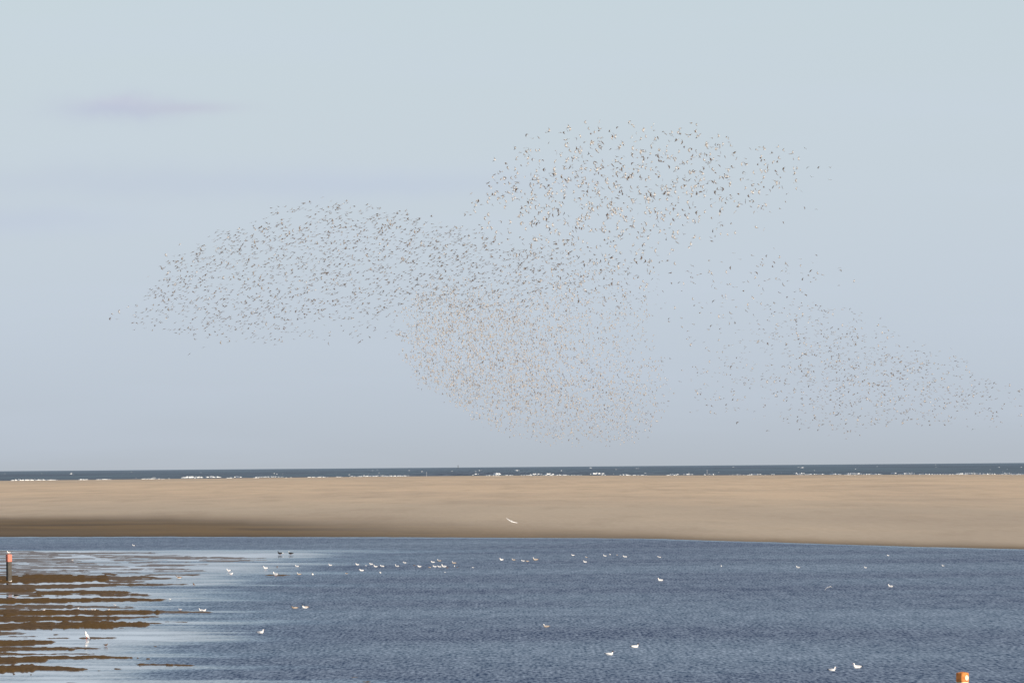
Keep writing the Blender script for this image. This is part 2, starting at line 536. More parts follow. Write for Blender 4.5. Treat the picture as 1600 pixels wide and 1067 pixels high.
# ------------------------------------------------------------------ mudflat
BANKS = [  # x0, x1, y at x0, y at x1, half thickness at x0 and x1, film (thin wet skin)
    (-300, 250, 864.0, 863.6, .9, .3, 1), (80, 215, 864.2, 864.0, 1.0, .3, .9), (-300, 120, 867.5, 868, .8, .3, 1), (-300, 205, 873.5, 872.5, 1.0, .3, .9),
    (150, 330, 870.2, 871, 1.1, .5, .9), (225, 330, 872.0, 872.5, 1.2, .4, .9), (325, 418, 871.6, 871.6, 1.4, .3, .9), (310, 420, 876.2, 874.8, .9, .25, .95),
    (-300, 130, 877.5, 876.8, 1.2, .3, .9), (40, 190, 880.0, 879, .8, .2, .95), (-300, 95, 883.5, 884, .8, .2, .95), (-300, 160, 888, 887, .9, .3, .95),
    (120, 260, 885.2, 884, .9, .3, .95), (200, 300, 889.3, 888.5, 1.1, .3, .9), (230, 330, 882.6, 882, .8, .3, .9), (240, 325, 892.4, 892.2, .7, .2, .9),
    (-300, 60, 861.8, 862.2, .7, .3, 1), (-300, 90, 870.6, 870.2, 1.0, .4, .9), (-300, 150, 866.0, 865.6, .8, .3, 1), (20, 120, 875.6, 875.2, 1.0, .4, 1),
    (-300, 70, 880.8, 880.6, .9, .4, .95), (60, 170, 882.4, 882.6, .8, .3, 1), (30, 150, 886.4, 885.6, .8, .4, 1), (90, 220, 890.6, 890.2, .8, .3, 1),
    (20, 130, 891.0, 891.6, .9, .4, .95), (100, 240, 894.6, 894.2, .7, .3, 1), (140, 300, 868.2, 868.8, .8, .3, 1), (200, 300, 878.6, 878.2, .7, .3, 1),
    (170, 270, 874.6, 874.2, .8, .3, 1), (-300, 110, 893.5, 894.5, 1.0, .3, .95), (-300, 150, 897.0, 897.5, .9, .4, .9),
    (-300, 175, 905.0, 902.6, 6.0, 3.4, 0), (110, 250, 902.0, 903.0, 3.2, 1.3, .25), (155, 185, 897.2, 897.2, 1.6, .7, .2), (225, 315, 898.0, 897.4, 1.0, .7, .3),
    (180, 270, 906.5, 903.2, 1.8, .6, .3), (160, 232, 909.3, 908, 1.7, .6, .3),
    (-300, 240, 916.4, 913.6, 3.0, 1.0, .15), (200, 295, 913.8, 912.4, 1.6, .5, .25),
    (-300, 60, 921.5, 922.0, 3.0, 2.6, .05), (50, 206, 926.6, 925.6, 3.0, 2.4, .05), (150, 238, 927.0, 929.0, 3.2, .6, .1), (-300, 70, 927.0, 927.5, 1.4, 1.2, .3),
    (40, 70, 930.5, 931.5, 2.0, 1.2, .1), (30, 62, 932.4, 932.2, 1.0, .5, .3),
    (-300, 262, 938.6, 936.2, 3.5, 1.1, 0), (80, 235, 937.0, 936.2, 2.6, 2.3, .05),
    (-300, 120, 947.5, 947.0, 2.0, 2.4, .2), (50, 215, 945.8, 949.2, 1.6, .8, .4), (-300, 100, 951.5, 950.2, 1.3, .8, .3),
    (-300, 255, 957.4, 956.2, 4.1, 2.1, 0), (180, 335, 955.2, 956.6, 2.2, .5, .3),
    (-300, 190, 967.6, 965.6, 3.8, 2.4, 0), (150, 252, 964.6, 963.8, 1.6, .7, .1),
    (-300, 110, 978.5, 977.2, 4.4, 4.5, 0), (90, 236, 976.0, 975.6, 5.2, 2.2, 0), (200, 256, 974.2, 973.4, 1.6, .4, .1), (255, 300, 971.6, 971.8, .5, .3, .2),
    (-300, 42, 989.6, 989.0, 2.4, .7, .3), (10, 62, 993.2, 994.0, .9, .4, .5), (83, 92, 991.2, 991.2, .9, .6, .2), (34, 44, 996.6, 996.2, .9, .5, .2),
    (70, 112, 997.0, 996.8, .6, .5, .4), (122, 188, 997.2, 996.6, 1.4, .8, .25),
    (-300, 88, 1005.2, 1003.2, 4.4, 1.4, 0), (-300, 60, 1003.6, 1002.6, 2.6, 2.6, 0),
    (-300, 118, 1014.2, 1012.8, 2.6, 1.5, .05), (90, 161, 1013.4, 1012.4, 1.4, 1.0, 0), (105, 118, 1013.8, 1013.6, 2.4, 1.6, 0),
    (-300, 60, 1021.8, 1021.2, 1.8, .8, .1), (40, 150, 1021.4, 1021.2, .7, .4, .2), (144, 148, 1020.9, 1020.9, 1.0, .8, 0),
    (-300, 78, 1031.6, 1030.0, 4.4, 3.0, 0), (30, 206, 1027.4, 1026.6, 2.8, 1.3, 0), (203, 207, 1027.2, 1027.2, 1.0, .8, 0), (213, 217, 1027.8, 1027.8, .9, .6, 0),
    (228, 235, 1028.6, 1028.6, 1.0, .6, 0),
    (-300, 60, 1044.8, 1043.6, 5.2, 4.2, 0), (30, 138, 1042.6, 1045.4, 3.6, 1.6, 0), (152, 158, 1047.4, 1047.4, .7, .5, 0), (178, 190, 1044.8, 1044.6, 1.2, .6, 0),
    (212, 306, 1038.4, 1039.2, 1.5, 1.0, .05), (214, 234, 1038.4, 1038.6, 2.2, 1.2, 0), (257, 272, 1038.4, 1038.4, 1.9, 1.4, 0),
    (20, 24, 1053, 1053, .8, .5, 0), (47, 50, 1053.2, 1053.2, .8, .5, 0), (100, 125, 1067.2, 1067.2, 1.4, .9, 0), (-300, 180, 1078, 1076, 5, 2, 0), (240, 245, 1009.3, 1009.3, .8, .5, 0),
    (411, 456, 897.8, 898.2, 1.0, .7, 0), (566, 580, 1064.6, 1064.6, 1.2, .8, 0), (548, 562, 1057.5, 1057.4, .5, .3, .3),
    (-300, 300, 1095, 1092, 6, 2, 0),
]
cols = np.concatenate([np.linspace(-300, -15, 60), np.arange(-13, 600, 1.7)])
rows = np.concatenate([np.arange(860, 1072, 0.40), np.arange(1072.5, 1102, 1.0)])
PX, PY = np.meshgrid(cols, rows)
lvl = np.full(PX.shape, -3.0)
filmv = np.zeros(PX.shape)
rag = (fbm(PX / 7.0, PY / 1.6, 61, 4) - 0.5) * 3.6
rag2 = (fbm(PX / 34.0, PY / 0.75, 62, 3) - 0.5) * 4.6
ragy = (fbm(PX / 26.0, PY * 0 + 3.3, 63, 4) - 0.5)
for bi, (x0, x1, y0, y1, h0, h1, fm) in enumerate(BANKS):
    xs = x0 if x0 > -200 else 0.0
    t = (PX - xs) / (x1 - xs)
    tc = np.clip(t, 0, 1)
    yc = y0 + (y1 - y0) * tc + (fbm(PX / 40.0, PX * 0 + bi * 3.7, 65, 3) - 0.5) * min(3.0, 1.2 + h0 * .5)
    hh = h0 * 1.28 + (h1 - h0) * tc ** 1.3
    hh = hh * (0.62 + 0.76 * fbm(PX / 10.0, PX * 0 + bi * 1.9, 67, 4)) * np.where(PX > x1 - 40, 0.84 + 0.32 * vnoise(PX / 3.5, PX * 0 + bi, 69), 1)
    endw = min(9.0, (x1 - x0) * 0.2)
    hh = hh * np.clip((x1 - PX) / endw, -1, 1) * (np.clip((PX - x0) / endw, -1, 1) if x0 > -200 else 1)
    q = hh - np.abs(PY - yc) + rag * (0.46 if fm < .8 else .15) * np.minimum(1, hh + .3) + (np.where((PX > x0) & (PX < x1 - 8) & (np.abs(PY - yc) < 2.6), rag2 + .25, 0) if fm >= .8 else 0)
    up = q > lvl
    lvl = np.where(up, q, lvl)
    filmv = np.where(up & (q > -0.6), fm, filmv)
filmv = np.clip(np.maximum(filmv, (1.0 - lvl / 1.1) * 0.75 * fbm(PX / 14.0, PY / 1.2, 83, 3) * 1.6), 0, 1)
slit = fbm(PX / 38.0 + 5, PY / 0.9, 91, 3)
lvl = lvl - np.clip(slit - 0.60, 0, 1) * 14.0
z = np.clip(lvl, -1, 3.0) * 0.014 + np.where(lvl > 0, 0.004, 0)
z = z + np.where(lvl > 0.2, (fbm(PX / 5.0, PY / 1.0, 71, 3) - 0.5) * 0.02, 0)
P = unproj_arr(PX, PY)
P[..., 2] = z
fc = grid_faces(*PX.shape)[:, ::-1]
keep = (z.ravel()[fc] > -0.012).any(1)
fc = fc[keep]
used, inv = np.unique(fc.ravel(), return_inverse=True)
mud = mesh_obj('mudflat', P.reshape(-1, 3)[used], inv.reshape(-1, 4), M_MUD, attrs={'film': filmv.ravel()[used]})
setp(mud, kind='structure')


# ------------------------------------------------------------------ birds: shapes
def loft(rings, seg, matf, close=True):
    """rings: (centre x, z, half width, half height); returns verts, faces, material ids. Bird faces +x."""
    V, Fc, Mi = [], [], []
    nr = len(rings)
    for i, (x, z, rw, rh) in enumerate(rings):
        a_, b_ = rings[max(0, i - 1)], rings[min(nr - 1, i + 1)]
        tx, tz = b_[0] - a_[0], b_[1] - a_[1]
        tl = math.hypot(tx, tz) or 1.0
        tx, tz = tx / tl, tz / tl            # ring stands square to the spine
        for k in range(seg):
            a = 2 * math.pi * k / seg
            V.append((x - tz * rh * math.cos(a), rw * math.sin(a), z + tx * rh * math.cos(a)))
    for i in range(len(rings) - 1):
        for k in range(seg):
            k2 = (k + 1) % seg
            Fc.append((i * seg + k, i * seg + k2, (i + 1) * seg + k2, (i + 1) * seg + k))
            am = 2 * math.pi * (k + .5) / seg
            Mi.append(matf(i / (len(rings) - 1), math.cos(am)))
    Fc.append(tuple(range(seg))[::-1]); Mi.append(matf(0, 0))
    e = (len(rings) - 1) * seg
    Fc.append(tuple(e + k for k in range(seg))); Mi.append(matf(1, 0))
    return V, Fc, Mi


_cache = {}


def shared(key, maker):
    if key not in _cache:
        _cache[key] = maker()
    return _cache[key]


def to_mesh(name, V, Fc, mats, Mi, smooth=True):
    me = bpy.data.meshes.new(name)
    me.from_pydata(V, [], Fc)
    for m_ in mats: me.materials.append(m_)
    me.polygons.foreach_set('material_index', Mi)
    me.polygons.foreach_set('use_smooth', [smooth] * len(me.polygons))
    me.update()
    return me


# plumage: (breast+belly, back, head, rump, wing, wing tip)
KINDS = {
    'gull': (M_WHITE, M_WHITE, M_WHITE, M_WHITE, M_PALE, M_BLACK),
    'darktail_gull': (M_WHITE, M_PALE, M_WHITE, M_WHITE, M_PALE, M_BLACK),
    'hooded': (M_WHITE, M_PALE, M_BLACK, M_WHITE, M_WHITE, M_BLACK),
    'duck': (M_TAN, M_BROWN, M_BROWN, M_WHITE, M_TAN, M_BROWN),
    'drake': (M_WHITE, M_PALE, M_BLACK, M_WHITE, M_TAN, M_BROWN),
    'pied': (M_WHITE, M_BLACK, M_BLACK, M_WHITE, M_BLACK, M_BLACK),
    'wader': (M_WHITE, M_BROWN, M_BROWN, M_WHITE, M_BROWN, M_BROWN),
    'brown': (M_BROWN, M_BROWN, M_BROWN, M_BROWN, M_BROWN, M_BROWN),
    'darkrear': (M_BLACK, M_BLACK, M_BLACK, M_WHITE, M_BLACK, M_WHITE),
    'whitefront': (M_BLACK, M_BLACK, M_WHITE, M_BROWN, M_BLACK, M_BLACK),
    'whitehead': (M_TAN, M_PALE, M_WHITE, M_TAN, M_TAN, M_BROWN),
    'pale_wader': (M_WHITE, M_PALE, M_WHITE, M_WHITE, M_PALE, M_PALE),
}
# side profile of a resting bird, unit body length 1 from tail tip to breast; neck bends up then head
REST = [(-.55, .21, .012, .012), (-.44, .205, .06, .035), (-.30, .18, .12, .10), (-.12, .16, .165, .16), (.08, .15, .180, .175), (.22, .17, .155, .165),
        (.30, .24, .105, .12), (.335, .32, .080, .085), (.345, .40, .082, .070), (.36, .465, .088, .078), (.42, .485, .072, .062), (.46, .475, .026, .026)]
LOW = [(-.55, .19, .012, .012), (-.44, .185, .06, .035), (-.30, .165, .12, .10), (-.12, .15, .165, .15), (.08, .15, .175, .160), (.20, .175, .150, .150),
       (.27, .23, .110, .115), (.31, .275, .090, .09), (.33, .315, .085, .075), (.35, .35, .086, .078), (.41, .36, .070, .060), (.45, .35, .026, .026)]
TALL = [(-.34, -.03, .012, .012), (-.29, .04, .06, .04), (-.23, .13, .12, .10), (-.13, .22, .155, .16), (-.02, .31, .165, .18), (.06, .40, .145, .16),
        (.10, .49, .105, .12), (.12, .57, .080, .085), (.125, .63, .082, .075), (.14, .68, .086, .078), (.19, .70, .068, .06), (.23, .69, .024, .024)]
POSES = {'rest': REST, 'low': LOW, 'tall': TALL}


def perched(kind, pose, standing):
    mats = KINDS[kind]
    rings = POSES[pose]

    def body():
        def mf(t, up):
            if t > 0.66: return 2
            if t < 0.18: return 3
            return 1 if up > (-0.2 if kind in ('pied', 'wader') and t < .5 else 0.45) else 0
        V, Fc, Mi = loft(rings, 10, mf)
        return to_mesh('body', V, Fc, mats, Mi)

    def wing(side):
        c = rings[3]; d = rings[4]
        V, Fc, Mi = [], [], []
        pts = [(-.58, .02), (-.40, .055), (-.20, .095), (0, .105), (.14, .075), (.20, .02)]
        base = {'rest': .205, 'low': .195, 'tall': .33}[pose]
        sl = {'rest': -.02, 'low': -.02, 'tall': .85}[pose]
        for (x, hh) in pts:
            zc = base + sl * x
            yo = .172 - abs(x + .02) * .20
            for (oy, oz) in ((yo - .03, hh), (yo + .02, hh * .3), (yo + .015, -hh * .6), (yo - .03, -hh)):
                V.append((x, side * oy, zc + oz))
        for i in range(len(pts) - 1):
            for k in range(3):
                q = i * 4 + k
                Fc.append((q, q + 4, q + 5, q + 1) if side < 0 else (q, q + 1, q + 5, q + 4))
                Mi.append(1 if i < 1 else 0)
        for i in range(len(pts) - 1):
            q = i * 4
            Fc.append((q, q + 3, q + 7, q + 4)); Mi.append(0)
        Fc.append((0, 1, 2, 3)); Mi.append(1)
        e = (len(pts) - 1) * 4
        Fc.append((e, e + 3, e + 2, e + 1)); Mi.append(0)
        return to_mesh('wing', V, Fc, (mats[4], mats[5]), Mi)

    def bill():
        hx, hz = rings[-1][0], rings[-1][1]
        V, Fc, Mi = loft([(hx - .02, hz, .018, .016), (hx + .04, hz - .004, .012, .012), (hx + .11, hz - .012, .003, .004)], 6, lambda t, u: 0)
        return to_mesh('bill', V, Fc, (M_REDBILL if kind in ('gull', 'hooded', 'pied', 'darktail_gull') else M_DARKBILL,), Mi)

    def leg():
        V, Fc, Mi = [], [], []
        for (z, r) in ((.10, .014), (-.10, .010), (-.17, .010)):
            for k in range(5):
                a = 2 * math.pi * k / 5
                V.append((r * math.cos(a), r * math.sin(a), z))
        for i in range(2):
            for k in range(5):
                Fc.append((i * 5 + k, i * 5 + (k + 1) % 5, (i + 1) * 5 + (k + 1) % 5, (i + 1) * 5 + k))
        b = len(V)      # webbed foot
        V += [(-.015, -.01, -.172), (-.015, .01, -.172), (.075, .035, -.178), (.085, 0, -.178), (.075, -.035, -.178), (0, 0, -.155)]
        Fc += [(b, b + 1, b + 2, b + 3, b + 4), (b, b + 5, b + 1), (b + 1, b + 5, b + 2), (b + 2, b + 5, b + 3), (b + 3, b + 5, b + 4), (b + 4, b + 5, b)]
        return to_mesh('leg', V, Fc, (M_REDBILL,), [0] * len(Fc), False)

    parts = [('body', shared(('b', kind, pose), body)), ('wing', shared(('w', kind, pose, 1), lambda: wing(1))),
             ('wing', shared(('w', kind, pose, -1), lambda: wing(-1))), ('bill', shared(('bl', kind, pose), bill))]
    lg = shared('leg', leg) if standing else None
    return parts, lg


def put_bird(name, px, py, kind, label, face=180, size=0.40, pose='rest', stand=False, group=None, cat='gull', z=0.0, base=None):
    """py is the photo row of the waterline or the feet"""
    loc = base if base is not None else unproj(px, py, z)
    e = bpy.data.objects.new(name, None)
    COL.objects.link(e)
    e.location = loc
    e.empty_display_size = 0.1
    e.rotation_euler = (0, 0, R(face))
    parts, lg = perched(kind, pose, stand)
    lift = 0.17 if stand else -0.045
    for (nm, me) in parts:
        o = bpy.data.objects.new(nm, me)
        COL.objects.link(o)
        o.parent = e
        o.scale = (size,) * 3
        o.location = (0, 0, lift * size)
    if lg:
        for s in (-1, 1):
            o = bpy.data.objects.new('leg', lg)
            COL.objects.link(o)
            o.parent = e
            o.scale = (size,) * 3
            o.location = (0.0, s * .05 * size, lift * size)
    setp(e, label, cat, group)
    return e


# flying wader / gull in one closed mesh. phase = wing raise angle, bend = outer wing bend
def flying_mesh(phase, bend, mats, span=0.5, length=0.25, sweep=0.25):
    rings = [(-.50, .0, .010, .006), (-.38, .0, .07, .02), (-.22, .0, .09, .07), (0, -.005, .12, .12), (.20, .0, .11, .12), (.32, .015, .07, .08),
             (.42, .03, .06, .065), (.48, .02, .03, .035), (.62, -.01, .008, .008)]

    def mf(t, up):
        return 1 if up > 0.1 else 0
    V, Fc, Mi = loft(rings, 6, mf)
    V = [(x * length, y * length, z * length) for (x, y, z) in V]
    for side in (1, -1):
        y, z = 0.06 * length * 1.2, 0.03 * length
        st = [(0.0, .30, .00, 0)]
        # stations: distance along wing, chord (of length), forward offset
        secs = [(0.0, .48, .10), (.16, .50, .14), (.42, .42, .16), (.72, .28, .02), (1.0, .05, -.22)]
        half = span / 2
        base = len(V)
        cy, cz, pd = y, z, 0
        for (d, ch, fw) in secs:
            ang = phase if d <= .42 else phase - bend
            cy += (d - pd) * half * math.cos(ang)
            cz += (d - pd) * half * math.sin(ang)
            pd = d
            xf = (fw + ch * .5 - (d * sweep if d > .4 else 0)) * length
            xb = (fw - ch * .5 - (d * sweep if d > .4 else 0)) * length
            th = .035 * length * (1.15 - d)
            V += [(xf, side * cy, cz), ((xf + xb) / 2, side * cy, cz + th), (xb, side * cy, cz), ((xf + xb) / 2, side * cy, cz - th)]
        for i in range(len(secs) - 1):
            for k in range(4):
                a, b = base + i * 4 + k, base + i * 4 + (k + 1) % 4
                q = (a, b, b + 4, a + 4)
                Fc.append(q if side > 0 else q[::-1])
                Mi.append((2 if i < 3 else 4) if k < 2 else (3 if i < 3 else 4))
        e = base + (len(secs) - 1) * 4
        Fc.append((e, e + 1, e + 2, e + 3)); Mi.append(2)
        Fc.append((base + 3, base + 2, base + 1, base)); Mi.append(2)
    return to_mesh('flying_bird', V, Fc, mats, Mi, True)


# ------------------------------------------------------------------ marker posts
def post(name, base, h, wd, cap_h, cap_mat, rot, label, band=None, foot=None):
    e = bpy.data.objects.new(name, None)
    COL.objects.link(e)
    e.location = base
    e.rotation_euler = (0, 0, R(rot))

    def prism(nm, z0, z1, hw, mat, bev=0.06, pyr=0.0):
        b = hw * bev * 4
        pts = [(hw, hw - b), (hw - b, hw), (-hw + b, hw), (-hw, hw - b), (-hw, -hw + b), (-hw + b, -hw), (hw - b, -hw), (hw, -hw + b)]
        V, Fc = [], []
        lv = [(z0, 1.0), (z0 + (z1 - z0) * .33, 1.004), (z0 + (z1 - z0) * .66, .995), (z1 - .02, 1.0), (z1, .95)]
        if pyr: lv.append((z1 + pyr, .12))
        for (zz, s) in lv:
            for (x, y) in pts: V.append((x * s, y * s, zz))
        for i in range(len(lv) - 1):
            for k in range(8):
                Fc.append((i * 8 + k, i * 8 + (k + 1) % 8, (i + 1) * 8 + (k + 1) % 8, (i + 1) * 8 + k))
        Fc.append(tuple(range((len(lv) - 1) * 8, len(lv) * 8)))
        Fc.append(tuple(range(8))[::-1])
        return mesh_obj(nm, V, Fc, mat, parent=e, smooth=False)
    prism('shaft', -1.2, h - cap_h, wd / 2 * .93, M_WOOD)
    prism('painted_top', h - cap_h + .002, h, wd / 2 * 1.04, cap_mat, pyr=0.03)
    if band:
        prism('painted_band', h - cap_h - band, h - cap_h - .003, wd / 2 * 1.0, M_CREAM)
    if foot:        # cream disc added to paint in sun glare on the lit face
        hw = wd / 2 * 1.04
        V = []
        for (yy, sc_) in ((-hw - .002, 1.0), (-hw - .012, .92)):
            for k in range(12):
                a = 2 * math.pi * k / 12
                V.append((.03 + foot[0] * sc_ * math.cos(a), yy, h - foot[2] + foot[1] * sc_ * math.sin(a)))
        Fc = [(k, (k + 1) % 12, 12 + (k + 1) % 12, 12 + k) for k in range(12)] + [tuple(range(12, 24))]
        mesh_obj('sun_glare_patch', V, Fc, M_CREAM, parent=e, smooth=False)
    setp(e, label, 'marker post')
    return e


p1 = unproj(14.2, 907.5)
d1 = p1.y
H1 = (907.5 - 866.0) / F * d1
post('marker_post', p1, H1, 0.375, 0.56, M_RED, 31, 'tall dark wooden post with a salmon red top on the mudflat at the left edge')
p2 = at(1504, 1084, 270.0)
p2z = p2.z
base2 = Vector((p2.x, p2.y, 0.0))
H2 = at(1504, 1050.5, 270.0).z
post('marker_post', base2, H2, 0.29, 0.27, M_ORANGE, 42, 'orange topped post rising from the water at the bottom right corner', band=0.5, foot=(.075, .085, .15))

# distant poles and horizon beacon
def pole(name, px, ybase, ytop, wpx, mat, label, cat):
    b = unproj(px, ybase)
    h = (ybase - ytop) / F * b.y
    r = wpx / 2 / F * b.y
    e = bpy.data.objects.new(name, None)
    COL.objects.link(e); e.location = b
    V, Fc = [], []
    for (z_, s) in ((-.5, 1.0), (h * .5, .85), (h, .6)):
        for k in range(8):
            a = math.pi * k / 4
            V.append((r * s * math.cos(a), r * s * math.sin(a), z_))
    for i in range(2):
        for k in range(8):
            Fc.append((i * 8 + k, i * 8 + (k + 1) % 8, (i + 1) * 8 + (k + 1) % 8, (i + 1) * 8 + k))
    Fc.append(tuple(range(16, 24)))
    mesh_obj('shaft', V, Fc, mat, parent=e)
    V, Fc = [], []
    for (z_, s) in ((h * .9, .7), (h * .94, 1.25), (h * 1.0, 1.25), (h * 1.05, .3)):
        for k in range(8):
            a = math.pi * k / 4
            V.append((r * s * math.cos(a), r * s * math.sin(a), z_))
    for i in range(3):
        for k in range(8):
            Fc.append((i * 8 + k, i * 8 + (k + 1) % 8, (i + 1) * 8 + (k + 1) % 8, (i + 1) * 8 + k))
    Fc.append(tuple(range(24, 32)))
    mesh_obj('topmark', V, Fc, mat, parent=e)
    setp(e, label, cat)


pole('beach_pole', 666.6, 744.5, 737.6, .42, M_PALE, 'thin pale pole on the far edge of the sandbar left of the middle', 'pole')
pole('beach_pole', 1104.8, 741.8, 733.8, .5, M_PALE, 'faint grey pole standing against the sea right of the middle', 'pole')
# beacon on the skyline
bb = unproj(715.8, horizon(715.8) + 2.2)
e = bpy.data.objects.new('navigation_beacon', None); COL.objects.link(e); e.location = bb
sc = bb.y / F
V, Fc = [], []
for (z_, r_) in ((-2, 2.0), (1.0 * sc, 1.9), (2.2 * sc, .9 * 1.2), (3.4 * sc, .8 * 1.2)):
    for k in range(8):
        a = math.pi * k / 4
        V.append((r_ * math.cos(a) * 1.3, r_ * math.sin(a) * 1.3, z_))
for i in range(3):
    for k in range(8):
        Fc.append((i * 8 + k, i * 8 + (k + 1) % 8, (i + 1) * 8 + (k + 1) % 8, (i + 1) * 8 + k))
Fc.append(tuple(range(24, 32)))
mesh_obj('tower', V, Fc, M_BEACON, parent=e)
V, Fc = [], []
for (z_, r_) in ((3.4 * sc, 2.4), (4.3 * sc, 2.4), (4.8 * sc, .3)):
    for k in range(8):
        a = math.pi * k / 4
        V.append((r_ * math.cos(a), r_ * math.sin(a), z_))
for i in range(2):
    for k in range(8):
        Fc.append((i * 8 + k, i * 8 + (k + 1) % 8, (i + 1) * 8 + (k + 1) % 8, (i + 1) * 8 + k))
Fc.append(tuple(range(16, 24))); Fc.append(tuple(range(8))[::-1])
mesh_obj('topmark', V, Fc, M_BEACON, parent=e)
setp(e, 'tiny dark beacon poking above the sea horizon left of the middle', 'beacon')

